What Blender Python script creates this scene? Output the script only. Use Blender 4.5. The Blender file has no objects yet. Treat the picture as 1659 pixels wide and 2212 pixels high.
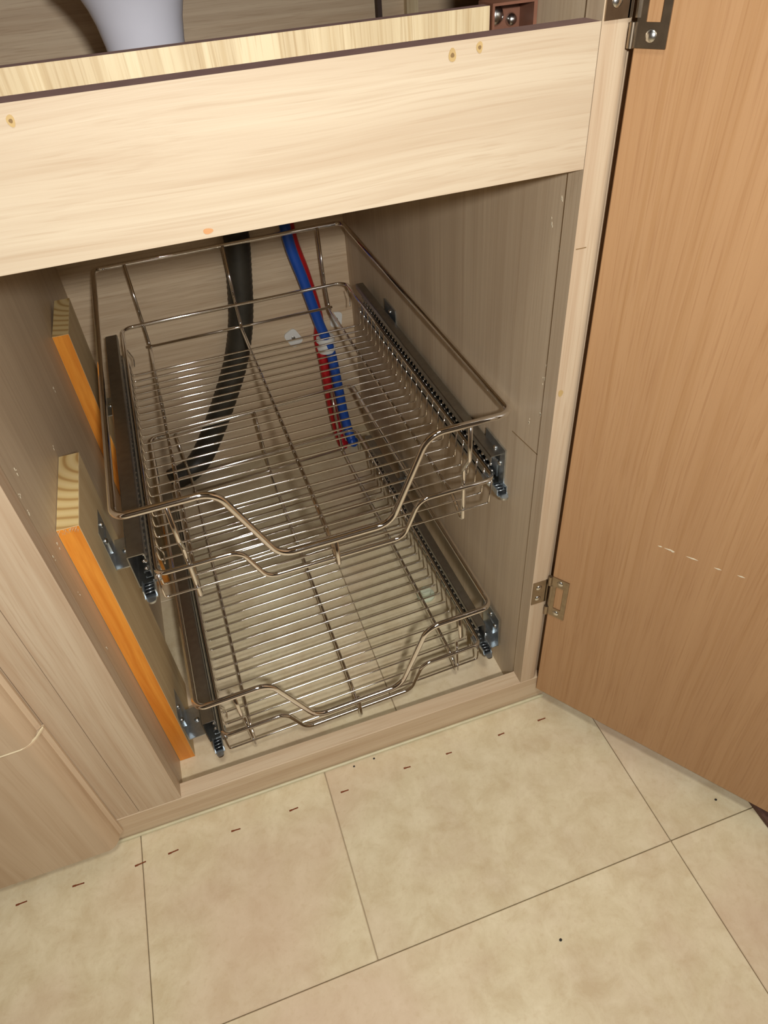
import bpy, bmesh, math, random
from mathutils import Vector, Matrix
random.seed(4)
SC = bpy.context.scene
COL = SC.collection
# ------------------------------------------------------------------ camera
CAM_F, CAM_C = 1479.377, Vector((0.132467, -0.407678, 0.764587))
MR = ((0.94583297, -0.31827586, -0.06403485), (-0.26034786, -0.62575034, -0.7352928), (0.19395612, 0.71213551, -0.67471775))
right, down, fwd = Vector(MR[0]), Vector(MR[1]), Vector(MR[2])
cd = bpy.data.cameras.new('camera'); cam = bpy.data.objects.new('camera', cd); COL.objects.link(cam)
cd.sensor_fit = 'VERTICAL'; cd.sensor_height = 24.0; cd.sensor_width = 18.0
cd.lens = CAM_F / 2212 * 24.0; cd.clip_start = 0.02
rm = Matrix((right, -down, -fwd)).transposed().to_4x4(); rm.translation = CAM_C
cam.matrix_world = rm
SC.camera = cam
SC.view_settings.view_transform = 'Standard'; SC.view_settings.look = 'None'
SC.view_settings.gamma = 1.0; SC.view_settings.use_curve_mapping = False
SC.view_settings.exposure = 0.0
# ------------------------------------------------------------------ light
w = bpy.data.worlds.new('room'); SC.world = w; w.use_nodes = True
w.node_tree.nodes['Background'].inputs[0].default_value = (0.50, 0.44, 0.37, 1)
w.node_tree.nodes['Background'].inputs[1].default_value = 0.05
def lamp(name, pos, size, power, col, target=None):
    l = bpy.data.lights.new(name, 'AREA'); l.shape = 'DISK'; l.size = size; l.energy = power; l.color = col
    o = bpy.data.objects.new(name, l); COL.objects.link(o); o.location = pos
    d = (target if target else pos + fwd) - Vector(pos)
    o.rotation_euler = d.to_track_quat('-Z', 'Y').to_euler(); return o
UPV = (-down + Vector((0, 0, 1)) * .0).normalized()
lamp('flash_lamp', Vector((.175, -.55, .842)), 0.035, 5.3, (1.0, .99, .97), Vector((.17, 0, .38)))
lamp('overhead_fill_lamp', Vector((.25, -.75, 1.93)), 0.30, 10.5, (.99, 1.0, .93), Vector((.25, -.70, 0)))  # added fill from overhead, evens out the flash falloff; not a visible fixture
# ------------------------------------------------------------------ materials
def srgb(r, g, b):
    f = lambda c: c / 12.92 if c <= .04045 else ((c + .055) / 1.055) ** 2.4
    return (f(r / 255), f(g / 255), f(b / 255), 1)
def newmat(name):
    m = bpy.data.materials.new(name); m.use_nodes = True
    nt = m.node_tree; return m, nt, nt.nodes['Principled BSDF']
def N(nt, t, **kw):
    n = nt.nodes.new(t)
    for k, v in kw.items(): setattr(n, k, v)
    return n
def L(nt, a, b): nt.links.new(a, b)
def mapping(nt, scale, rot=(0, 0, 0), loc=(0, 0, 0)):
    tc = N(nt, 'ShaderNodeTexCoord'); mp = N(nt, 'ShaderNodeMapping')
    mp.inputs['Scale'].default_value = scale; mp.inputs['Rotation'].default_value = rot; mp.inputs['Location'].default_value = loc
    L(nt, tc.outputs['Object'], mp.inputs['Vector']); return mp.outputs['Vector']
def noise(nt, vec, scale=1, detail=4, rough=.55, dist=0):
    n = N(nt, 'ShaderNodeTexNoise'); n.inputs['Scale'].default_value = scale; n.inputs['Detail'].default_value = detail
    n.inputs['Roughness'].default_value = rough; n.inputs['Distortion'].default_value = dist
    L(nt, vec, n.inputs['Vector']); return n.outputs['Fac']
def ramp(nt, fac, stops, interp='LINEAR'):
    r = N(nt, 'ShaderNodeValToRGB'); r.color_ramp.interpolation = interp
    e = r.color_ramp.elements
    while len(e) < len(stops): e.new(0.5)
    for i, (p, c) in enumerate(stops):
        e[i].position = p; e[i].color = c if len(c) == 4 else (*c, 1)
    L(nt, fac, r.inputs['Fac']); return r.outputs['Color']
def mix(nt, a, b, fac, mode='MIX'):
    m = N(nt, 'ShaderNodeMix', data_type='RGBA', blend_type=mode)
    if isinstance(fac, (int, float)): m.inputs[0].default_value = fac
    else: L(nt, fac, m.inputs[0])
    for i, v in ((6, a), (7, b)):
        if isinstance(v, tuple): m.inputs[i].default_value = v
        else: L(nt, v, m.inputs[i])
    return m.outputs[2]
def bump(nt, bs, h, strength, dist=.001):
    b = N(nt, 'ShaderNodeBump'); b.inputs['Strength'].default_value = strength; b.inputs['Distance'].default_value = dist
    L(nt, h, b.inputs['Height']); L(nt, b.outputs['Normal'], bs.inputs['Normal'])
def wood(name, light, mid, dark, axis, streak=70, pore=420, along=2.0, band=14, band_amt=.5, pore_amt=.35, rough=.5, wob=.6, seed=0, bstr=.15, spec=.35):
    """axis: the grain direction 'X','Y' or 'Z' in object space"""
    m, nt, bs = newmat(name)
    def sc(al, ac): return tuple(al if a == axis else ac for a in 'XYZ')
    lo = (seed * 1.7, seed * .9, seed * 2.3)
    wv = N(nt, 'ShaderNodeTexCoord')
    # slow wobble of the grain
    mpw = N(nt, 'ShaderNodeMapping'); mpw.inputs['Scale'].default_value = sc(2.2, 9); mpw.inputs['Location'].default_value = lo
    L(nt, wv.outputs['Object'], mpw.inputs['Vector'])
    nw = N(nt, 'ShaderNodeTexNoise'); nw.inputs['Scale'].default_value = 1; nw.inputs['Detail'].default_value = 2
    L(nt, mpw.outputs['Vector'], nw.inputs['Vector'])
    sub = N(nt, 'ShaderNodeVectorMath', operation='SUBTRACT'); sub.inputs[1].default_value = (.5, .5, .5); L(nt, nw.outputs['Color'], sub.inputs[0])
    scl = N(nt, 'ShaderNodeVectorMath', operation='SCALE'); scl.inputs['Scale'].default_value = .03 * wob; L(nt, sub.outputs[0], scl.inputs[0])
    add = N(nt, 'ShaderNodeVectorMath', operation='ADD'); L(nt, wv.outputs['Object'], add.inputs[0]); L(nt, scl.outputs[0], add.inputs[1])
    def mp(al, ac):
        q = N(nt, 'ShaderNodeMapping'); q.inputs['Scale'].default_value = sc(al, ac); q.inputs['Location'].default_value = lo
        L(nt, add.outputs[0], q.inputs['Vector']); return q.outputs['Vector']
    n1 = noise(nt, mp(along, streak), 1, 5, .6)
    n2 = noise(nt, mp(along * 6, pore), 1, 2, .5)
    n3 = noise(nt, mp(along * .8, band), 1, 3, .55, .4)
    c = ramp(nt, n1, [(.30, mid), (.52, light), (.75, light)])
    b = ramp(nt, n3, [(.40, (0, 0, 0)), (.60, (1, 1, 1))])
    c = mix(nt, c, dark, mixfac(nt, b, band_amt))
    pr = ramp(nt, n2, [(.30, (1, 1, 1)), (.47, (0, 0, 0))])
    c = mix(nt, c, dark, mixfac(nt, pr, pore_amt))
    L(nt, c, bs.inputs['Base Color'])
    bs.inputs['Roughness'].default_value = rough; bs.inputs['Specular IOR Level'].default_value = spec
    bump(nt, bs, n2, bstr, .0004)
    return m
def mixfac(nt, col, amt):
    mm = N(nt, 'ShaderNodeMath', operation='MULTIPLY'); mm.inputs[1].default_value = amt; L(nt, col, mm.inputs[0]); return mm.outputs[0]
def plain(name, col, rough=.5, metal=0, spec=.5, var=.08, vs=60, bstr=0):
    m, nt, bs = newmat(name)
    v = mapping(nt, (1, 1, 1)); n = noise(nt, v, vs, 4)
    dk = tuple(c * (1 - var * 2) for c in col[:3]) + (1,)
    c = ramp(nt, n, [(.3, dk), (.7, col)]); L(nt, c, bs.inputs['Base Color'])
    bs.inputs['Roughness'].default_value = rough; bs.inputs['Metallic'].default_value = metal; bs.inputs['Specular IOR Level'].default_value = spec
    if bstr: bump(nt, bs, n, bstr)
    return m
M = {}
M['rail'] = wood('ash_laminate', srgb(200, 183, 157), srgb(190, 170, 143), srgb(172, 146, 118), 'X', streak=150, pore=700, along=1.6, band=34, band_amt=.40, pore_amt=.3, rough=.42, wob=.9, bstr=.2)
M['stile'] = wood('ash_stile', srgb(199, 178, 150), srgb(187, 161, 132), srgb(168, 138, 108), 'Z', streak=150, pore=700, along=2.5, band=45, band_amt=.4, pore_amt=.35, rough=.5, seed=2)
M['sill'] = wood('ash_sill', srgb(206, 184, 154), srgb(194, 168, 136), srgb(172, 142, 110), 'X', streak=160, pore=600, along=3, band=60, band_amt=.4, pore_amt=.3, rough=.5, seed=5)
M['veneer_v'] = wood('side_veneer', srgb(203, 184, 156), srgb(191, 170, 142), srgb(172, 149, 122), 'Z', streak=170, pore=600, along=1.5, band=30, band_amt=.35, pore_amt=.4, rough=.45, seed=1, wob=.25)
M['veneer_h'] = wood('back_veneer', srgb(218, 197, 166), srgb(205, 180, 148), srgb(176, 147, 116), 'X', streak=190, pore=600, along=3.5, band=90, band_amt=.35, pore_amt=.4, rough=.5, seed=3, wob=.25)
M['board'] = wood('inner_board', srgb(222, 204, 166), srgb(200, 176, 134), srgb(172, 144, 104), 'Z', streak=260, pore=800, along=3, band=60, band_amt=.4, pore_amt=.5, rough=.5, seed=6, wob=.3)
M['door_in'] = wood('door_plywood', srgb(178, 138, 98), srgb(170, 129, 88), srgb(152, 109, 72), 'Z', streak=260, pore=760, along=2.5, band=60, band_amt=.16, pore_amt=.4, rough=.4, seed=7, wob=.5)
M['door_out'] = wood('door_laminate', srgb(200, 176, 146), srgb(189, 162, 131), srgb(170, 140, 108), 'Z', streak=60, pore=420, along=1.6, band=24, band_amt=.5, pore_amt=.25, rough=.4, seed=8, wob=.5)
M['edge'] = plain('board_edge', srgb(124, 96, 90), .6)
M['pine'] = wood('pine_side', srgb(206, 184, 142), srgb(192, 166, 124), srgb(172, 138, 92), 'Z', streak=60, pore=300, along=2, band=22, band_amt=.4, pore_amt=.2, rough=.6, seed=9)
M['stain'] = wood('orange_stained_edge', srgb(226, 150, 60), srgb(216, 134, 46), srgb(190, 104, 32), 'Z', streak=150, pore=500, along=5, band=110, band_amt=.45, pore_amt=.2, rough=.3, seed=10, wob=1.3)
# end grain rings
m, nt, bs = newmat('pine_end_grain'); v = mapping(nt, (1, 1, 1), loc=(-.035, -.10, 0))
wv = N(nt, 'ShaderNodeTexWave', wave_type='RINGS', rings_direction='Z'); wv.inputs['Scale'].default_value = 26; wv.inputs['Distortion'].default_value = 1.6
wv.inputs['Detail'].default_value = 2; wv.inputs['Detail Scale'].default_value = .6
L(nt, v, wv.inputs['Vector']); c = ramp(nt, wv.outputs['Fac'], [(.0, srgb(214, 190, 136)), (.7, srgb(206, 178, 120)), (1, srgb(176, 140, 84))])
L(nt, c, bs.inputs['Base Color']); bs.inputs['Roughness'].default_value = .8; M['endgrain'] = m
# vinyl tile
m, nt, bs = newmat('vinyl_tile')
tc = N(nt, 'ShaderNodeTexCoord'); oi = N(nt, 'ShaderNodeObjectInfo')
ad = N(nt, 'ShaderNodeVectorMath', operation='MULTIPLY_ADD'); ad.inputs[1].default_value = (1, 1, 1)
cx = N(nt, 'ShaderNodeCombineXYZ'); mu = N(nt, 'ShaderNodeMath', operation='MULTIPLY'); mu.inputs[1].default_value = 37
L(nt, oi.outputs['Random'], mu.inputs[0]); L(nt, mu.outputs[0], cx.inputs[0]); L(nt, mu.outputs[0], cx.inputs[1])
L(nt, tc.outputs['Object'], ad.inputs[0]); L(nt, cx.outputs[0], ad.inputs[2])
va = ad.outputs[0]
a1 = noise(nt, va, 9, 6, .65, .6); a2 = noise(nt, va, 34, 6, .7, .4); a3 = noise(nt, va, 4, 3, .5); a4 = noise(nt, va, 170, 3, .6)
c = ramp(nt, a1, [(.30, srgb(196, 174, 144)), (.50, srgb(210, 194, 160)), (.70, srgb(220, 207, 174))])
c2 = ramp(nt, a2, [(.34, srgb(190, 170, 132)), (.50, srgb(209, 194, 160)), (.66, srgb(224, 211, 180))])
c = mix(nt, c, c2, .5)
c = mix(nt, c, srgb(203, 172, 148), mixfac(nt, ramp(nt, a3, [(.48, (0, 0, 0)), (.66, (1, 1, 1))]), .45))
c = mix(nt, c, srgb(188, 162, 124), mixfac(nt, ramp(nt, a4, [(.30, (1, 1, 1)), (.46, (0, 0, 0))]), .25))
hs = N(nt, 'ShaderNodeHueSaturation'); mr = N(nt, 'ShaderNodeMapRange'); mr.inputs[3].default_value = .95; mr.inputs[4].default_value = 1.03
L(nt, oi.outputs['Random'], mr.inputs[0]); L(nt, mr.outputs[0], hs.inputs['Value']); L(nt, c, hs.inputs['Color']); c = hs.outputs[0]
L(nt, c, bs.inputs['Base Color']); bs.inputs['Roughness'].default_value = .42; bs.inputs['Specular IOR Level'].default_value = .3
bump(nt, bs, a2, .12, .001); M['tile'] = m
M['grout'] = plain('grout', srgb(188, 164, 132), .8)
# metals
def metal(name, col, rough, var=.05, vs=120, aniso=0):
    m = plain(name, col, rough, 1.0, .5, var, vs); return m
M['chrome'] = metal('chrome', (.90, .885, .875, 1), .05, .01)
M['zinc'] = metal('zinc_plate', (.70, .76, .80, 1), .34, .14, 90)
M['steel'] = metal('slide_steel', (.40, .40, .38, 1), .36, .08)
M['bearing'] = metal('ball_steel', (.9, .9, .9, 1), .08)
M['hinge'] = metal('brass_hinge', (.42, .34, .25, 1), .34, .12)
M['screw'] = metal('screw_steel', (.75, .75, .72, 1), .25)
M['rubber'] = plain('black_rubber', srgb(58, 54, 44), .5, 0, .5, .2, 40)
M['blackplastic'] = plain('black_plastic', srgb(18, 20, 22), .35)
M['blue'] = plain('blue_pipe', srgb(34, 84, 176), .35, var=.04)
M['red'] = plain('red_pipe', srgb(186, 26, 34), .35, var=.04)
M['white'] = plain('white_plastic', srgb(232, 232, 226), .4, var=.02)
M['tubwhite'] = plain('tub_plastic', srgb(226, 226, 236), .35, var=.01)
M['milky'] = plain('milky_plastic', srgb(200, 206, 180), .4, var=.04)
M['brown'] = plain('brown_plastic', srgb(120, 78, 58), .5, var=.1)
M['fleck'] = plain('paint_fleck', srgb(226, 216, 190), .7)
M['torn'] = plain('torn_edging', srgb(226, 208, 172), .7)
M['bead'] = plain('edge_bead', srgb(204, 194, 158), .5)
M['rust'] = plain('rusty_metal', srgb(138, 74, 44), .8, 0, .2, var=.3, vs=900)
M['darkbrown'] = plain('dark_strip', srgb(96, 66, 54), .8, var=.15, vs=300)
M['speck'] = plain('dark_grit', srgb(40, 36, 30), .8)
M['batten'] = plain('dark_batten', srgb(70, 52, 44), .7)
M['filler'] = plain('wood_filler', srgb(188, 158, 104), .7)
M['holedark'] = plain('hole_dark', srgb(132, 104, 66), .9)
M['wire'] = plain('dark_wire', srgb(50, 46, 44), .5)
# ------------------------------------------------------------------ object helpers
def link(name, bm_or_me, mats, parent=None, smooth=False, loc=None):
    if isinstance(bm_or_me, bmesh.types.BMesh):
        me = bpy.data.meshes.new(name); bmesh.ops.recalc_face_normals(bm_or_me, faces=bm_or_me.faces)
        bm_or_me.to_mesh(me); bm_or_me.free()
    else: me = bm_or_me
    if not me.materials:
        for mm in (mats if isinstance(mats, (list, tuple)) else [mats]): me.materials.append(mm)
    if smooth:
        for p in me.polygons: p.use_smooth = True
    o = bpy.data.objects.new(name, me); COL.objects.link(o)
    if parent: o.parent = parent
    if loc: o.location = loc
    return o
def empty(name, loc=(0, 0, 0), rot=(0, 0, 0)):
    o = bpy.data.objects.new(name, None); COL.objects.link(o); o.location = loc; o.rotation_euler = rot
    o.empty_display_size = .02; return o
def tag(o, label=None, cat=None, group=None, kind=None):
    if label: o['label'] = label
    if cat: o['category'] = cat
    if group: o['group'] = group
    if kind: o['kind'] = kind
    return o
def box(x0, x1, y0, y1, z0, z1, bev=0, bm=None, seg=1, midx=0):
    own = bmesh.new()
    vs = [own.verts.new((x, y, z)) for z in (z0, z1) for y in (y0, y1) for x in (x0, x1)]
    for f in ((0, 1, 3, 2), (4, 6, 7, 5), (0, 4, 5, 1), (2, 3, 7, 6), (0, 2, 6, 4), (1, 5, 7, 3)): own.faces.new([vs[i] for i in f])
    bmesh.ops.recalc_face_normals(own, faces=own.faces)
    if bev: bmesh.ops.bevel(own, geom=own.edges[:], offset=bev, segments=seg, affect='EDGES', profile=.5)
    for f in own.faces: f.material_index = midx
    if bm is None: return own
    me = bpy.data.meshes.new('t'); own.to_mesh(me); own.free(); bm.from_mesh(me); bpy.data.meshes.remove(me); return bm
def prism(poly, z0, z1, axis='Z', bm=None):
    """poly in the two other axes, extruded along axis"""
    bm = bm or bmesh.new()
    def P(a, b, h): return {'Z': (a, b, h), 'X': (h, a, b), 'Y': (a, h, b)}[axis]
    lo = [bm.verts.new(P(a, b, z0)) for a, b in poly]; hi = [bm.verts.new(P(a, b, z1)) for a, b in poly]
    bm.faces.new(lo[::-1]); bm.faces.new(hi)
    n = len(poly)
    for i in range(n): bm.faces.new((lo[i], lo[(i + 1) % n], hi[(i + 1) % n], hi[i]))
    return bm
def fillet(pts, radii, closed=False, seg=6):
    out = []; n = len(pts); pts = [Vector(p) for p in pts]
    for i, p in enumerate(pts):
        r = radii[i] if isinstance(radii, (list, tuple)) else radii
        if (not closed and i in (0, n - 1)) or r <= 0: out.append(p); continue
        a = pts[i - 1] - p; b = pts[(i + 1) % n] - p; la, lb = a.length, b.length; a.normalize(); b.normalize()
        ang = a.angle(b)
        if ang > math.pi - .01: out.append(p); continue
        t = min(r / math.tan(ang / 2), la * .49, lb * .49); r2 = t * math.tan(ang / 2)
        bis = (a + b).normalized(); c = p + bis * (r2 / math.sin(ang / 2))
        s, e = p + a * t - c, p + b * t - c
        tot = s.angle(e); ax = s.cross(e).normalized(); k = max(2, int(seg * tot / 1.2) + 1)
        for j in range(k + 1): out.append(c + Matrix.Rotation(tot * j / k, 3, ax) @ s)
    return out
def tube(path, r, sides=8, closed=False, bm=None, cap=True, rfun=None):
    bm = bm or bmesh.new(); pts = [Vector(p) for p in path]; n = len(pts)
    tang = []
    for i in range(n):
        if closed: t = pts[(i + 1) % n] - pts[i - 1]
        else: t = pts[min(i + 1, n - 1)] - pts[max(i - 1, 0)]
        tang.append(t.normalized())
    ref = Vector((0, 0, 1)) if abs(tang[0].z) < .9 else Vector((0, 1, 0))
    nv = (ref - tang[0] * ref.dot(tang[0])).normalized(); rings = []
    for i in range(n):
        if i:
            q = tang[i - 1].rotation_difference(tang[i]); nv = q @ nv; nv = (nv - tang[i] * nv.dot(tang[i])).normalized()
        b = tang[i].cross(nv); rr = rfun(i) if rfun else r
        rings.append([bm.verts.new(pts[i] + (nv * math.cos(a) + b * math.sin(a)) * rr) for a in [2 * math.pi * k / sides for k in range(sides)]])
    off = 0
    if closed:
        # twist-free matching of the last ring to the first
        best = min(range(sides), key=lambda s: sum((rings[-1][k].co - rings[0][(k + s) % sides].co).length for k in range(sides))); off = best
    for i in range(n if closed else n - 1):
        A = rings[i]; B = rings[(i + 1) % n]; s = off if (closed and i == n - 1) else 0
        for k in range(sides): bm.faces.new((A[k], A[(k + 1) % sides], B[(k + 1 + s) % sides], B[(k + s) % sides]))
    if cap and not closed:
        bm.faces.new(rings[0][::-1]); bm.faces.new(rings[-1])
    return bm
def cyl(p0, p1, r, sides=16, bm=None, bev=0): 
    return tube([p0, p1], r, sides, bm=bm)
def lathe(prof, sides=32, bm=None, axis='Z', org=(0, 0, 0)):
    bm = bm or bmesh.new(); rings = []
    for r, h in prof:
        rings.append([bm.verts.new(Vector(org) + Vector(((r * math.cos(a), r * math.sin(a), h) if axis == 'Z' else ((r * math.cos(a), h, r * math.sin(a)) if axis == 'Y' else (h, r * math.cos(a), r * math.sin(a)))))) for a in [2 * math.pi * k / sides for k in range(sides)]])
    for A, B in zip(rings, rings[1:]):
        for k in range(sides): bm.faces.new((A[k], A[(k + 1) % sides], B[(k + 1) % sides], B[k]))
    bm.faces.new(rings[0][::-1]); bm.faces.new(rings[-1]); return bm
def smooth_by_angle(o, ang=40):
    me = o.data
    for p in me.polygons: p.use_smooth = True
    bm = bmesh.new(); bm.from_mesh(me)
    for e in bm.edges:
        if len(e.link_faces) == 2 and e.calc_face_angle(0) > math.radians(ang): e.smooth = False
    bm.to_mesh(me); bm.free(); return o
def crom(pts, k=6):
    P = [Vector(p) for p in pts]; P = [P[0] * 2 - P[1]] + P + [P[-1] * 2 - P[-2]]; out = []
    for i in range(1, len(P) - 2):
        for j in range(k):
            t = j / k; a, b, c, d = P[i - 1], P[i], P[i + 1], P[i + 2]
            out.append(.5 * ((2 * b) + (c - a) * t + (2 * a - 5 * b + 4 * c - d) * t * t + (3 * b - a - 3 * c + d) * t ** 3))
    out.append(P[-2]); return out
# ------------------------------------------------------------------ floor (structure) with its tiles
XR, YB = 0.3965, 0.653           # inner faces of the right side panel and the back panel
floor = link('floor', box(-1.2, 1.3, -1.3, 1.0, -.03, -.004), M['grout']); tag(floor, kind='structure')
G = .0004
M['roomwall'] = plain('room_wall', srgb(128, 110, 92), .8)
for nm, b in (('wall_left', (-1.22, -1.2, -1.3, 1.0, -.004, 2.0)), ('wall_right', (1.28, 1.3, -1.3, 1.0, -.004, 2.0)), ('wall_front', (-1.2, 1.28, -1.32, -1.3, -.004, 2.0)), ('wall_back', (-1.2, 1.28, 1.0, 1.02, -.004, 2.0)), ('ceiling', (-1.22, 1.3, -1.32, 1.02, 2.0, 2.03))):
    tag(link(nm, box(*b), M['roomwall']), kind='structure')
def tile(x0, x1, y0, y1):
    cxx, cyy = (x0 + x1) / 2, (y0 + y1) / 2; hx, hy = (x1 - x0) / 2 - G, (y1 - y0) / 2 - G
    link('floor_tile', box(-hx, hx, -hy, hy, -.004, 0, .0007), M['tile'], floor, loc=(cxx, cyy, 0))
rowsA = [-.95, -.61, -.285, -.0705, .1425, .470, .797, 1.12]
for a, b in zip(rowsA, rowsA[1:]): tile(a, b, -.2055, .012)
rowsB = [-.95, -.6, -.18, .1475 - .005, .470, .797, 1.12]
rowsB = [-.84, -.51, -.185, .1430, .470, .797, 1.12]
rowsB = [-.84, -.51, .470 - .655, .470, .797, 1.12]
for y0, y1 in ((-.533, -.2055), (-.86, -.533)):
    for a, b in zip(rowsB, rowsB[1:]): tile(a, b, y0, y1)
for a, b in zip([-.4, -.078, .249, .576, .9], [-.078, .249, .576, .9]):
    tile(a, b, .012, .339); tile(a, b, .339, .666)
# ------------------------------------------------------------------ the open cabinet
cab = empty('kitchen_cabinet', (0.19, 0, 0))
tag(cab, 'pale wood base cabinet standing open with its tan right door swung out', 'cabinet')
def cpart(name, bm, mat, smooth=False):
    o = link(name, bm, mat); o.parent = cab; o.matrix_parent_inverse = Matrix.Translation((-.19, 0, 0)); return o
xRi, xRo = .395, .4185
ZT = .86
arc = [(xRo - .009 + .009 * math.sin(a), .009 - .009 * math.cos(a)) for a in [math.radians(d) for d in range(0, 91, 10)]]
o = cpart('stile', prism([(xRi, .018), (xRi, .0)] + arc + [(xRo, .018)], .0445, ZT), [M['stile'], M['veneer_v']])
smooth_by_angle(o, 30)
for f in o.data.polygons:
    if f.normal.x < -.9: f.material_index = 1
tag(o, 'narrow hinge-side stile with a rounded outer edge')
o = cpart('stile', box(-.0580, -.0130, 0, .018, .0445, ZT, .0005), M['stile'])
o = cpart('stile_filler', box(-.0832, -.0585, .0003, .018, .0445, ZT, .0005), M['stile'])
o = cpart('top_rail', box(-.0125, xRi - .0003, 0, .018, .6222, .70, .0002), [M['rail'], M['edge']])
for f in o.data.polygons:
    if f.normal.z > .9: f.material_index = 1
rail = o
o = cpart('bottom_rail', box(-.30, .430, 0, .018, .0012, .044, .0006), M['sill'])
cpart('stile', box(.4190, .62, .0098, .018, .0445, ZT), M['stile'])
cpart('light_blocking_worktop', box(-.0125, .715, .002, .668, ZT + .0003, ZT + .03), M['edge'])  # unseen slab added to keep overhead light out of the upper compartment
# bead under the rail
cpart('floor_bead', tube([(-.094, -.0022, .0022), (.4275, -.0022, .0022)], .0020, 8), M['bead'])
cpart('side_panel', prism([(.0185, 0), (.668, 0), (.668, .6222), (.125, .6222), (.125, ZT), (.0185, ZT)], XR, XR + .015, 'X'), M['veneer_v'])
bm = prism([(-.0188, .0185), (-.0188, .0185 + .36), (-.0295, YB), (-.045, YB), (-.045, .0185)], 0, ZT); cpart('side_panel', bm, M['veneer_v'])
cpart('back_panel', box(-.06, .80, YB, YB + .012, 0, ZT), M['veneer_h'])
cpart('side_panel', box(.70, .715, .0185, YB - .0003, .0, ZT), M['veneer_v'])
o = cpart('shelf', box(-.0185, .6995, .0185, YB - .0005, .6225, .6345), M['veneer_h'])
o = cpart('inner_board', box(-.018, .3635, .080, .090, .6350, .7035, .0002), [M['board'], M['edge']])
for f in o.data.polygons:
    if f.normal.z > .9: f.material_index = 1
# corner connector with its dome screws
bm = box(.3645, .3660, .078, .100, .6350, .7045)
box(.3660, .3960, .0975, .100, .6350, .7045, bm=bm); box(.3660, .3960, .078, .0975, .7030, .7045, bm=bm); box(.3935, .3960, .078, .0975, .6350, .703, bm=bm)
br = cpart('corner_bracket', bm, M['brown']); tag(br, 'brown corner bracket beside the inner board')
for x, z, r in ((.3758, .6955, .0056), (.3872, .6925, .0038)):
    link('screw', lathe([(r * 1.05, -.0003), (r, -.001), (r * .8, -.0028), (r * .45, -.0038), (.0004, -.0041)], 20, axis='Y', org=(x, .0975, z)), M['screw'], br, smooth=True)
# battens at the back, far up
cpart('batten', box(.509, .525, YB - .012, YB - .0003, .6350, .80), M['board'])
cpart('batten', box(.4685, .4745, YB - .012, YB - .0003, .6350, .80), M['batten'])
# filled screw holes, chip
def disc(x, y, z, r, axis='Y', th=.0003, sides=14, sx=1, sz=1):
    bm = bmesh.new(); a = []
    for k in range(sides):
        t = 2 * math.pi * k / sides; rr = r * (1 + .07 * math.sin(3 * t + x * 900))
        u, v = rr * math.cos(t) * sx, rr * math.sin(t) * sz
        a.append((u, v))
    return prism([({'Y': x, 'X': y, 'Z': x}[axis] + u, {'Y': z, 'X': z, 'Z': y}[axis] + v) for u, v in a], *( {'Y': (y - th, y + th), 'X': (x - th, x + th), 'Z': (z - th, z + th)}[axis]), axis=axis, bm=bm)
for x, z, r in ((.304, .6938, .0026), (.3200, .6957, .0022), (.0758, .6925, .0022)):
    h = cpart('filled_screw_hole', disc(x, 0, z, r, sx=.85, sz=1.25), M['filler'])
    link('hole', disc(x, -.0002, z, r * .42), M['holedark'], h)
cpart('chip', disc(.1549, 0, .6262, .0022, sx=1.3, sz=.7), plain('raw_chip', srgb(206, 150, 100), .8))
def flecks(name, pts, axis, pos, mat, parent_fn, s=.0022):
    bm = bmesh.new()
    for u, v in pts:
        for k in range(3):
            du, dv = random.uniform(-s, s) * .7, random.uniform(-s, s) * 1.6; r = random.uniform(.25, .6) * s
            poly = [(u + du + r * random.uniform(.5, 1.3) * math.cos(t) * .6, v + dv + r * random.uniform(.6, 1.6) * math.sin(t)) for t in [math.pi * 2 * i / 7 for i in range(7)]]
            prism(poly, pos - .0002, pos + .0002, axis, bm)
    o = parent_fn(name, bm, mat); o['kind'] = 'stuff'; return o
flecks('paint_fleck', [(.0349, .578), (.0239, .596), (.0195, .5626), (.0215, .4647), (.0237, .4525), (.0388, .40), (.0225, .418)], 'X', XR, M['fleck'], cpart, .0024)
flecks('paint_fleck', [(.0591, .4623), (.1801, .3975), (.2799, .4037), (.0404, .4523), (.0384, .4365), (.0606, .3812), (.0389, .3887), (.0493, .3342), (.0421, .2642)], 'X', -.0188, M['fleck'], cpart, .0020)
cpart('pencil_line', prism([(.0695, .3703), (.0195, .3768), (.0195, .3776), (.0695, .3711)], XR - .0002, XR + .0002, 'X'), M['holedark'])
cpart('pencil_line', box(.3965, .4045, -.0002, .0002, .5702, .5708), M['holedark'])
cpart('knot', disc(.3990, 0, .4535, .0024, sx=.9, sz=1.3), M['filler'])
# ---- the open door
HX, HY, TH = .4185, -.0065, math.radians(-55.09)
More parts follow.
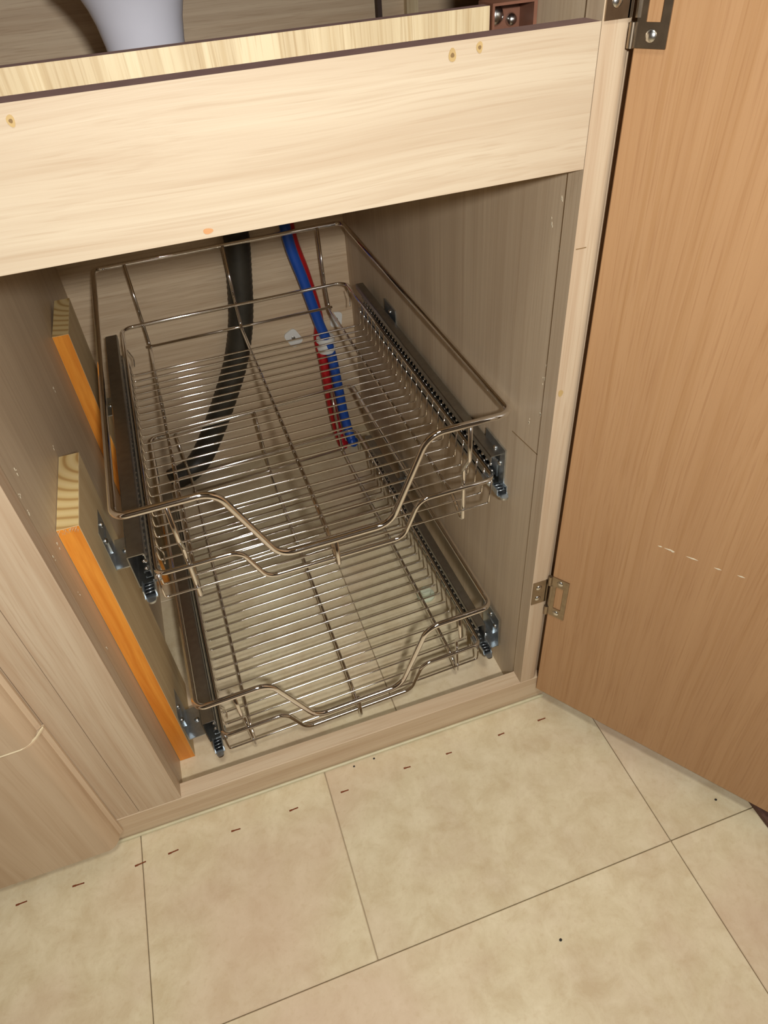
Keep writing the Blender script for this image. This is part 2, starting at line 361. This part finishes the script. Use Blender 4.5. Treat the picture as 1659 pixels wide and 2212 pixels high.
# the hinge axis is the door's local origin: +X along the door, -Y its inner face normal... built in local space
door = link('door', box(-.0045, .462, 0.0, .018, .025, ZT - .01, .0008), [M['door_in'], M['door_out']])
door.parent = cab; door.matrix_parent_inverse = Matrix.Translation((-.19, 0, 0))
door.location = (HX, HY, 0); door.rotation_euler = (0, 0, TH)
tag(door, 'tan inner face of the open door')
def dpart(name, bm, mat, smooth=False):
    return link(name, bm, mat, door, smooth)
def ring_plate(x0, x1, z0, z1, hx0, hx1, hz0, hz1, y0, y1):
    bm = bmesh.new()
    for a in ((x0, hx0, z0, z1), (hx1, x1, z0, z1), (hx0, hx1, z0, hz0), (hx0, hx1, hz1, z1)): box(a[0], a[1], y0, y1, a[2], a[3], bm=bm)
    return bm
for zc, hgt in ((.7160, .0610), (.2010, .0590)):
    z0, z1 = zc - hgt / 2, zc + hgt / 2
    bm = ring_plate(-.004, .0145, z0, z1, .0012, .0096, z0 + .0125, z1 - .0125, -.0013, -.0001)
    tube([(-.0058, -.0020, z0), (-.0058, -.0020, z0 + .0125)], .0021, 12, bm=bm); tube([(-.0058, -.0020, z1 - .0125), (-.0058, -.0020, z1)], .0021, 12, bm=bm)
    h = dpart('hinge', bm, M['hinge']); smooth_by_angle(h, 35)
    if zc > .5: tag(h, 'brown metal flush hinge leaf with a rectangular cutout')
for z in (.6915, .7405, .1775, .2245):
    bm = lathe([(.0034, -.0013), (.0031, -.0017), (.0018, -.0024), (.0004, -.0026)], 16, axis='Y', org=(.0050, 0, z))
    dpart('screw', bm, M['screw'], True)
bm = bmesh.new()
for s, z, l in ((.0869, .3240, .002), (.0949, .3243, .0045), (.1143, .3245, .005), (.1357, .3240, .003), (.1539, .3255, .003), (.098, .3235, .0015)):
    prism([(s - l, z), (s, z - .0005), (s + l, z + .0003), (s + l * .2, z + .0009)], -.0002, .0002, 'Y', bm)
o = dpart('scratch', bm, M['fleck']); o['kind'] = 'stuff'
# leaves on the stile
for z0, z1 in ((.7000, .7350), (.1905, .2240)):
    bm = box(xRi + .0008, .4115, -.0012, -.0001, z0, z1)
    bm = box(.4105, .4132, -.0012, .0006, z0, z1, bm=bm)
    h = cpart('hinge_leaf', bm, M['hinge'])
    for z in ((z0 + .0085, z1 - .0085)):
        link('screw', lathe([(.0034, 0), (.0031, -.0005), (.0018, -.0012), (.0004, -.0014)], 16, axis='Y', org=(.4025, -.0012, z)), M['screw'], h, smooth=True)
# hinge pin knuckle on the frame side (middle)
for z0, z1 in ((.7000, .7320), (.1850, .2170)):
    cpart('hinge_pin', tube([(.4160, -.0036, z0), (.4160, -.0036, z1)], .0020, 12), M['hinge'])
# ------------------------------------------------------------------ neighbouring cabinet at the left
nb = empty('neighbour_cabinet', (-.30, 0, 0))
tag(nb, 'closed beige cabinet front with rounded edge at the far left', 'cabinet')
def npart(name, bm, mat):
    o = link(name, bm, mat); o.parent = nb; o.matrix_parent_inverse = Matrix.Translation((.30, 0, 0)); return o
def front_poly(xe, yf=-.020):
    pr = [(xe, -.0006), (xe, -.0035), (xe - .0015, -.0050)]
    for d in range(0, 91, 10):
        a = math.radians(d); pr.append((xe - .0035 - .0125 * (1 - math.cos(a)), -.0060 - (abs(yf) - .0060) * math.sin(a)))
    pr += [(xe - .055, yf), (-.62, yf), (-.62, -.0006)]
    return pr
o = npart('drawer_front', prism(front_poly(-.0838), .2420, ZT), M['door_out']); smooth_by_angle(o, 30)
o = npart('door', prism(front_poly(-.0822), .024, .2404), M['door_out']); smooth_by_angle(o, 30)
bm = bmesh.new(); pts = [(-.0815, -.0055), (-.0835, -.0075), (-.0875, -.0130), (-.093, -.0172), (-.100, -.0202), (-.118, -.0209), (-.16, -.0209), (-.30, -.0209)]
zz = [.2432, .2425, .2416, .2412, .2411, .2412, .2412, .2412]; ww = [.0013, .0020, .0020, .0012, .0009, .0008, .0008, .0008]
prev = None
for (x, y), z, hw in zip(pts, zz, ww):
    cur = [bm.verts.new(c) for c in ((x, y, z - hw), (x, y - .0006, z), (x, y, z + hw), (x - .0, y + .0018, z))]
    if prev:
        for k in range(4): bm.faces.new((prev[k], prev[(k + 1) % 4], cur[(k + 1) % 4], cur[k]))
    else: bm.faces.new(cur)
    prev = cur
bm.faces.new(prev[::-1])
tag(npart('torn_edging', bm, M['torn']), 'thin pale torn edging strip in the seam')
npart('carcass', box(-.62, -.0835, .0004, .018, .0445, ZT), M['stile'])
# ------------------------------------------------------------------ wooden packing blocks
def block(name, loc, sx, sy, z1, label):
    bm = box(0, sx, 0, sy, 0, z1, .0003)
    o = link(name, bm, [M['pine'], M['endgrain'], M['stain']], loc=loc)
    for f in o.data.polygons:
        if f.normal.z > .9: f.material_index = 1
        elif f.normal.y < -.9: f.material_index = 2
    return tag(o, label, 'wood block', 'packing blocks on the left side panel')
block('wooden_block', (-.0185, .0720, .0003), .0185, .108, .3880, 'lower front wooden block with ragged orange edge standing on the cabinet floor')
block('wooden_block', (-.0186, .3735, .0003), .0180, .100, .4170, 'taller rear wooden block with smooth orange edge and greyish end grain')
blk = bpy.data.objects['wooden_block']
bm = bmesh.new()
for k in range(34):
    x = .0006 + .0170 * random.random(); z = .3882 - random.uniform(0, .0045); a = random.uniform(-.6, .6); l = random.uniform(.0015, .0042); y = -.0002
    v = [bm.verts.new(c) for c in ((x, y, z), (x + .0006, y - .0007, z), (x + a * l, y - .0009, z - l), (x + .0003, y + .0001, z - .0004))]
    bm.faces.new((v[0], v[1], v[2])); bm.faces.new((v[1], v[3], v[2])); bm.faces.new((v[3], v[0], v[2])); bm.faces.new((v[0], v[3], v[1]))
o = link('wood_fibre', bm, M['torn'], blk); o['kind'] = 'stuff'
# ------------------------------------------------------------------ pull-out baskets
W, D = .360, .5458
def wave(y, r0, x0, z0, x1, z1, xa, xb, rc, rw):
    """front run of a rail from left (xa) to right (xb)"""
    return [((x0, y, z0), rw), ((x1, y, z1), rw), ((W - x1, y, z1), rw), ((W - x0, y, z0), rw)]
def rail_path(y0, y1, xa, xb, z, x0, x1, z1, rc_f, rc_b, rw):
    pts = [(xa, y0, z)]; rad = [rc_f]
    for p, r in wave(y0, 0, x0, z, x1, z1, xa, xb, 0, rw): pts.append(p); rad.append(r)
    pts += [(xb, y0, z), (xb, y1, z), (xa, y1, z)]; rad += [rc_f, rc_b, rc_b]
    return fillet(pts, rad, True, 8)
ME = {}
def mesh_of(name, bm, mat):
    bmesh.ops.recalc_face_normals(bm, faces=bm.faces); me = bpy.data.meshes.new(name); bm.to_mesh(me); bm.free()
    me.materials.append(mat)
    for p in me.polygons: p.use_smooth = True
    return me
ME['top'] = mesh_of('top_rail', tube(rail_path(0, D, 0, W, 0, .0830, .1245, -.0935, .012, .012, .023), .0034, 14, True), M['chrome'])
ME['mid'] = mesh_of('middle_rail', tube(rail_path(.0119, .5330, .0116, .3523, -.0855, .0895, .1085, -.1295, .010, .016, .016), .0025, 12, True), M['chrome'])
UX = (.0418, .1798, .3203)
def upright(x, valley):
    if valley: top = [(x, .0045, -.0940), (x, .0050, -.112), (x, .0070, -.118)]
    else: top = [(x, .0042, -.0015), (x, .0042, -.046), (x, .0168, -.066)]
    if valley: pts = [(x, .0068, -.0930), (x, .0068, -.140), (x, .040, -.1215)] ; pts = [(x, .0050, -.0945), (x, .0066, -.1405), (x, .0420, -.1217)]
    else: pts = top + [(x, .0168, -.1385), (x, .046, -.1217)]
    pts += [(x, .5270, -.1217), (x, .5385, -.086), (x, .5405, 0.0)]
    rad = [0] * len(pts)
    if valley: rad = [0, .005, .02, .014, .01, 0]
    else: rad = [0, .008, .008, .005, .02, .014, .01, 0]
    return tube(fillet(pts, rad, False, 7), .0023, 10)
for i, x in enumerate(UX): ME['up%d' % i] = mesh_of('upright_wire', upright(x, i == 1), M['chrome'])
xa, xb = .0112, .3480
ME['cross'] = mesh_of('cross_wire', tube(fillet([(xa + .0006, 0, -.0865), (xa, 0, -.1182), (xb, 0, -.1182), (xb + .0020, 0, -.0850)], .0030, False, 5), .0011, 8), M['chrome'])
ME['bar'] = mesh_of('back_bar', tube([(.0375, .5265, -.1180), (.3250, .5265, -.1180)], .0021, 10), M['chrome'])
def pinmesh():
    bm = tube([(0, -.004, 0), (0, .012, 0)], .0032, 14)
    return mesh_of('stop_pin', bm, M['zinc'])
ME['pin'] = pinmesh()
def clipwire():
    return mesh_of('stop_wire', tube(crom([(0, .0, .004), (.002, .004, -.006), (.0035, .006, -.014), (.0015, .002, -.024)], 5), .0008, 6), M['chrome'])
ME['stopw'] = clipwire()
NW = 26
def basket(loc, rot, ys, label, sz=1.0):
    r = empty('pull_out_basket', loc, rot); r.rotation_mode = 'XYZ'; r.scale = (sz, ys * sz, sz)
    tag(r, label, 'wire basket', 'chrome pull-out baskets in the cabinet')
    def part(nm, key, l=(0, 0, 0)):
        o = bpy.data.objects.new(nm, ME[key]); COL.objects.link(o); o.parent = r; o.location = l; return o
    part('top_rail', 'top'); part('middle_rail', 'mid')
    for i in range(3): part('upright_wire', 'up%d' % i)
    for i in range(NW): part('cross_wire', 'cross', (0, .0137 + .01745 * i, 0))
    part('back_bar', 'bar')
    part('stop_pin', 'pin', (.0120, .0175, -.0925)); part('stop_pin', 'pin', (.3490, .0175, -.0925))
    part('stop_wire', 'stopw', (.0150, .050, -.088)); part('stop_wire', 'stopw', (.3460, .50, -.088)); part('stop_wire', 'stopw', (.0150, .46, -.088))
    return r
B1 = basket((.0303, .0564, .3984), (0, 0, .0136), 1.0, 'upper chrome wire basket with a dipped front rail under the pale top rail')
def rotm(v):
    v = Vector(v); return Matrix.Rotation(v.length, 3, v.normalized()).to_euler('XYZ')
K2 = .950
b2p = CAM_C + (Vector((.02555, .06167, .10535)) - CAM_C) * K2
B2 = basket(b2p, rotm((-.01202, -.02805, .01887)), 1.0224, 'lower chrome wire basket with a dipped front rail just above the floor', K2)
# ------------------------------------------------------------------ drawer slides
def cprof(x0, x1, z0, z1, t, sgn):
    """C channel open toward +sgn X"""
    if sgn > 0: return [(x0, z0), (x1, z0), (x1, z0 + t * 2.5), (x1 - t, z0 + t * 2.5), (x1 - t, z0 + t), (x0 + t, z0 + t), (x0 + t, z1 - t), (x1 - t, z1 - t), (x1 - t, z1 - t * 2.5), (x1, z1 - t * 2.5), (x1, z1), (x0, z1)]
    return [(-a, b) for a, b in cprof(-x1, -x0, z0, z1, t, 1)]
S0, S1, SZ0, SZ1 = .026, .480, -.1090, -.0680
ST_ = .0160
def slide_meshes(sgn):
    d = {}; ST_ = .0160 if sgn > 0 else .0118
    # local frame: X=0 at the wall-side face, growing toward the basket (sgn), thickness .0127
    def X(a): return a * sgn
    def pr(poly, y0, y1, mat, nm):
        bm = prism([(X(a), b) for a, b in poly], y0, y1, 'Y'); me = mesh_of(nm, bm, mat)
        for p in me.polygons: p.use_smooth = False
        return me
    t = .0011; T = ST_
    c = [(0, SZ0), (T - .0010, SZ0), (T - .0010, SZ0 + .0035), (T - .0010 - t, SZ0 + .0035), (T - .0010 - t, SZ0 + t), (t, SZ0 + t), (t, SZ1 - t), (T - t, SZ1 - t), (T - t, SZ1 - .0075), (T, SZ1 - .0075), (T, SZ1 - .0010), (T - .0010, SZ1), (.0010, SZ1), (0, SZ1 - .0010)]
    d['outer'] = pr(c, S0, S1, M['steel'], 'outer_channel')
    c = [(ST_ - a, b) for a, b in cprof(.0012, .0075, SZ0 + .0060, SZ0 + .0150, .0010, 1)]
    d['inner'] = pr(c, S0 + .004, S1 - .012, M['steel'], 'inner_channel')
    bm = bmesh.new()
    for k in range(46):
        for z in (SZ0 + .0185, SZ0 + .0255):
            bmesh.ops.create_uvsphere(bm, u_segments=8, v_segments=6, radius=.0019, matrix=Matrix.Translation((X(ST_ - .0042), .030 + k * .0096 + (.003 if z > SZ0 + .02 else 0), z)))
    d['balls'] = mesh_of('ball_bearings', bm, M['bearing'])
    # latch clip at the front: ribbed tongue with a rounded metal end
    bm = bmesh.new(); z = SZ0 + .001
    box(min(X(.000), X(.0118)), max(X(.000), X(.0118)), S0 - .017, S0 + .004, z, z + .0012, bm=bm)
    box(min(X(.0), X(.0012)), max(X(.0), X(.0012)), S0 - .014, S0, z, z + .0085, bm=bm)
    box(min(X(.0106), X(.0118)), max(X(.0106), X(.0118)), S0 - .014, S0, z, z + .0070, bm=bm)
    pts = [(X(.0015 + .0088 * (.5 - .5 * math.cos(math.pi * t / 8))), S0 - .017 - .0065 * math.sin(math.pi * t / 8) ** .6) for t in range(9)]
    prism(pts, z - .0006, z + .0018, 'Z', bm)
    me = mesh_of('latch_clip', bm, M['zinc']); d['clip'] = me
    for p in me.polygons: p.use_smooth = False
    bm = bmesh.new(); box(min(X(.0016), X(.0102)), max(X(.0016), X(.0102)), S0 - .0155, S0, z + .0014, z + .0038, bm=bm)
    me = mesh_of('latch_pad', bm, M['blackplastic']); d['pad'] = me
    for p in me.polygons: p.use_smooth = False
    bm = bmesh.new()
    for k in range(3): tube([(X(.0018), S0 - .0128 + k * .0045, z + .0042), (X(.0100), S0 - .0116 + k * .0045, z + .0042)], .00045, 6, bm=bm)
    d['rib'] = mesh_of('latch_rib', bm, M['zinc'])
    return d
SM = {1: slide_meshes(1), -1: slide_meshes(-1)}
def bracket_mesh(sgn, gap, h, ln=.044):
    """L bracket: vertical leaf on the wall at X=-gap, foot running under the slide; slide-local frame"""
    bm = bmesh.new(); z = SZ0 - .0002
    def bx(a0, a1, *r, **k): box(min(a0 * sgn, a1 * sgn), max(a0 * sgn, a1 * sgn), *r, bm=bm, **k)
    bx(-gap, .0085, 0, ln, z - .0014, z, bev=0)
    bx(-gap, -gap + .0014, 0, ln, z, z + h)
    # tapered neck at the top and a pressed rib
    bx(-gap + .0014, -gap + .0026, ln * .3, ln * .7, z + .010, z + h * .62)
    me = mesh_of('bracket', bm, M['zinc'])
    for p in me.polygons: p.use_smooth = False
    return me
def screw_mesh(axis='X', r=.0036, sgn=1):
    return mesh_of('screw', lathe([(r, 0), (r * .95, .0008 * sgn), (r * .6, .0020 * sgn), (.0004, .0024 * sgn)], 14, axis=axis), M['screw'])
SCX = {1: screw_mesh('X', .0034, 1), -1: screw_mesh('X', .0034, -1)}; SCZ = screw_mesh('Z', .0034, 1)
def slide(basket_obj, sgn, wall_gap, blen, label, h=.050):
    """sgn +1: left slide (basket lies toward +X)"""
    mw = basket_obj.matrix_basis
    lx = -.0090 if sgn > 0 else .3658
    r = empty('drawer_slide'); r.matrix_basis = mw @ Matrix.Translation((lx, 0, 0)); 
    r.rotation_mode = 'XYZ'
    loc, q, sc = (mw @ Matrix.Translation((lx, 0, 0))).decompose(); r.location = loc; r.rotation_euler = q.to_euler('XYZ'); r.scale = sc
    tag(r, label, 'drawer slide', 'telescopic slides beside the baskets')
    def part(nm, me, l=(0, 0, 0), par=r):
        o = bpy.data.objects.new(nm, me); COL.objects.link(o); o.parent = par; o.location = l; return o
    s = SM[sgn]
    part('outer_channel', s['outer']); part('inner_channel', s['inner'])
    b = part('ball_bearings', s['balls']); b['kind'] = 'stuff'
    c = part('latch_clip', s['clip'], (.004 if sgn > 0 else .001, -.002, 0)); part('latch_pad', s['pad'], par=c); part('latch_rib', s['rib'], par=c)
    me = bracket_mesh(sgn, wall_gap[0], h); me2 = bracket_mesh(sgn, wall_gap[1], h)
    for (y, me_, g) in ((blen[0], me, wall_gap[0]), (blen[1], me2, wall_gap[1])):
        k = part('bracket', me_, (0, y, 0))
        for zz in (.030, .041): part('screw', SCX[sgn], (sgn * (-g + .0014), .022 if zz > .035 else .010, SZ0 + zz), k)
        part('screw', SCZ, (sgn * (-g * .45), .024, SZ0 - .0002), k)
    return r
bpy.context.view_layer.update()
for o in (B1, B2): o.matrix_basis  # poses already set
slide(B1, 1, (.0214, .0250), (.060, .345), 'left slide of the upper basket, bracketed to both wooden blocks')
slide(B1, -1, (.0003, .0050), (.016, .350), 'right slide of the upper basket with ball bearings against side panel', .052)
slide(B2, 1, (.0250, .0290), (.040, .345), 'left slide of the lower basket, bracketed to the front block near floor')
slide(B2, -1, (.0150, .0200), (.016, .350), 'right slide of the lower basket low on the right side panel', .052)
# ------------------------------------------------------------------ plumbing behind the baskets
hp = crom([(.232, .633, .615), (.229, .633, .50), (.2285, .632, .41), (.221, .631, .345), (.2085, .630, .272), (.188, .630, .207), (.1590, .630, .148), (.1250, .630, .088), (.0930, .628, .040), (.066, .618, .0195), (.03, .600, .0188)], 16)
def hr(i): return .0192 + (.0004 if i % 2 else -.0004)
hs_ = link('drain_hose', tube(hp, .0165, 20, rfun=hr), M['rubber'], smooth=True)
tag(hs_, 'black ribbed drain hose curving down the back panel to the floor', 'hose')
bp_ = crom([(.2950, .627, .615), (.2975, .627, .47), (.3023, .627, .380), (.3158, .627, .3153), (.331, .627, .2403), (.3440, .627, .1861), (.3500, .626, .1111), (.3530, .620, .052), (.3570, .600, .0095), (.3600, .592, .0092)], 8)
tag(link('water_pipe', tube(bp_, .0085, 16), M['blue'], smooth=True), 'blue plastic water pipe clipped to the back panel', 'pipe')
rp_ = crom([(.3040, .6440, .615), (.3065, .6440, .47), (.3110, .6440, .380), (.3240, .6440, .3153), (.3350, .6440, .2403), (.3300, .6440, .200), (.3310, .6330, .1611), (.3325, .6280, .100), (.3350, .620, .045), (.3380, .600, .0090), (.341, .592, .0088)], 8)
tag(link('water_pipe', tube(rp_, .0080, 16), M['red'], smooth=True), 'red plastic water pipe partly hidden behind the blue one', 'pipe')
def tab(loc, w, h, rot, label, mat='white', hole=.0035, th=.003):
    bm = bmesh.new(); pts = []
    for cx_, cz_, a0 in ((w / 2, h / 2, 0), (-w / 2, h / 2, 90), (-w / 2, -h / 2, 180), (w / 2, -h / 2, 270)):
        rr = min(w, h) * .28
        for d in range(0, 91, 18):
            a = math.radians(a0 + d); pts.append((cx_ - math.copysign(rr, cx_) + rr * math.cos(a), cz_ - math.copysign(rr, cz_) + rr * math.sin(a)))
    n = len(pts); k = [(hole * math.cos(2 * math.pi * i / n + math.pi / 8), hole * math.sin(2 * math.pi * i / n + math.pi / 8)) for i in range(n)]
    # align the hole ring to the outline
    k = [(hole * p[0] / math.hypot(*p), hole * p[1] / math.hypot(*p)) for p in pts]
    of = [bm.verts.new((x, -th, z)) for x, z in pts]; ob = [bm.verts.new((x, 0, z)) for x, z in pts]
    hf = [bm.verts.new((x, -th, z)) for x, z in k]; hb = [bm.verts.new((x, 0, z)) for x, z in k]
    for i in range(n):
        j = (i + 1) % n
        bm.faces.new((of[i], of[j], hf[j], hf[i])); bm.faces.new((ob[j], ob[i], hb[i], hb[j])); bm.faces.new((of[j], of[i], ob[i], ob[j])); bm.faces.new((hf[i], hf[j], hb[j], hb[i]))
    o = link('pipe_clip', bm, M[mat], loc=loc); o.rotation_euler = rot; return o, label
o, l = tab((.3660, .6525, .2260), .020, .026, (0, .15, 0), ''); link('screw', lathe([(.0034, -.0006), (.0030, -.0016), (.0012, -.0020)], 14, axis='Y'), M['steel'], o, True); tag(o, 'white square clip with a screw hole, right of the blue pipe', 'clip', 'white pipe clips')
o, l = tab((.2890, .6525, .2090), .023, .030, (0, -.5, 0), ''); link('screw', lathe([(.0034, -.0006), (.0030, -.0016), (.0012, -.0020)], 14, axis='Y'), M['steel'], o, True); tag(o, 'white angled clip with a screw hole, left of the blue pipe', 'clip', 'white pipe clips')
bm = bmesh.new(); bmesh.ops.create_uvsphere(bm, u_segments=24, v_segments=12, radius=1, matrix=Matrix.Diagonal((.024, .006, .012, 1)))
o = link('pipe_coupling', lathe([(.0120, -.014), (.0150, -.013), (.0160, -.006), (.0125, -.004), (.0125, .004), (.0160, .006), (.0150, .013), (.0120, .014)], 28), M['white'], smooth=False, loc=(.3395, .632, .196)); smooth_by_angle(o, 40)
o.rotation_euler = (0, .0, 0); bm.free()
tag(o, 'white plastic coupling where the blue and red pipes meet', 'pipe fitting')
# cloudy plastic fitting on the floor
bm = lathe([(.0002, 0), (.013, 0), (.013, .003), (.0075, .004), (.0075, .012), (.0002, .0125)], 20)
o = link('plastic_fitting', bm, M['milky'], loc=(.3510, .205, .0004)); smooth_by_angle(o, 40); tag(o, 'small milky plastic fitting on the floor under the lower basket', 'fitting')
# ------------------------------------------------------------------ tub standing in the upper compartment
prof = [(.030, 0), (.034, .0005), (.0365, .006), (.0400, .040)]
prof = [(.0265, 0), (.0285, .002), (.0325, .0450), (.0350, .060), (.0380, .070), (.0425, .080), (.0490, .090), (.0560, .098), (.0575, .0985), (.0575, .1005), (.0555, .1005), (.0480, .0925), (.0330, .066), (.0270, .004), (.0002, .004)]
o = link('plastic_tub', lathe(prof, 48), M['tubwhite'], loc=(.1570, .310, .6350)); smooth_by_angle(o, 40)
tag(o, 'white tapered plastic tub behind the top rail', 'tub')
o = link('cable', tube(crom([(.4015 - .004, .24, .6445 - .01), (.38, .235, .640), (.36, .21, .636), (.33, .20, .618)], 6), .0016, 8), M['wire'], smooth=True)
tag(o, 'thin dark cable by the brown corner bracket', 'cable')
# ------------------------------------------------------------------ bits on the floor
def staple(x, y, rot, l):
    bm = box(-l / 2, l / 2, -.0007, .0006, -.0003, .0002, .0001)
    box(-l / 2 - .0004, -l * .2, -.0010, .0008, -.0003, .00026, .0001, bm=bm)
    o = link('rusty_staple', bm, M['rust'], loc=(x, y, .0004)); o.rotation_euler = (0, 0, rot); return o
ST = [(-.1955, -.0307, .011, 'left of all, in shadow at the left edge'), (-.1374, -.0324, .012, 'second from the left picture edge'), (-.0723, -.0336, .0115, 'crossing the leftmost tile joint'), (-.0368, -.0332, .011, 'just right of the leftmost tile joint'),
      (.0324, -.0337, .010, 'fifth from the left, mid-way along its tile'), (.0988, -.0334, .010, 'left of the middle tile joint'), (.1591, -.0334, .009, 'just right of the middle tile joint'), (.2362, -.0317, .008, 'below the lower basket on the pale tile'),
      (.2888, -.0322, .007, 'faint, third from the open door'), (.3571, -.0316, .008, 'second from the open door'), (.4114, -.031, .010, 'nearest the foot of the open door')]
for x, y, l, t in ST:
    tag(staple(x, y, random.uniform(-.08, .08), l), 'rusty brown staple in the floor, ' + t, 'staple', 'rusty staples along the cabinet front')
def grit(x, y, r, lab):
    bm = bmesh.new(); bmesh.ops.create_icosphere(bm, subdivisions=2, radius=r, matrix=Matrix.Diagonal((1, .85, .5, 1)))
    for v in bm.verts: v.co *= random.uniform(.88, 1.12)
    o = link('grit_speck', bm, M['speck'], loc=(x, y, r * .5)); tag(o, lab, 'grit', 'specks of grit on the floor')
grit(.1777, -.0086, .0013, 'dark speck below the bottom rail, left of a close pair')
grit(.2028, -.0075, .0013, 'dark speck below the bottom rail, right of a close pair')
grit(.3152, -.249, .0016, 'round black speck alone on the large front tile')
grit(.5412, -.1855, .0014, 'brown speck on the shaded tile by the open door')
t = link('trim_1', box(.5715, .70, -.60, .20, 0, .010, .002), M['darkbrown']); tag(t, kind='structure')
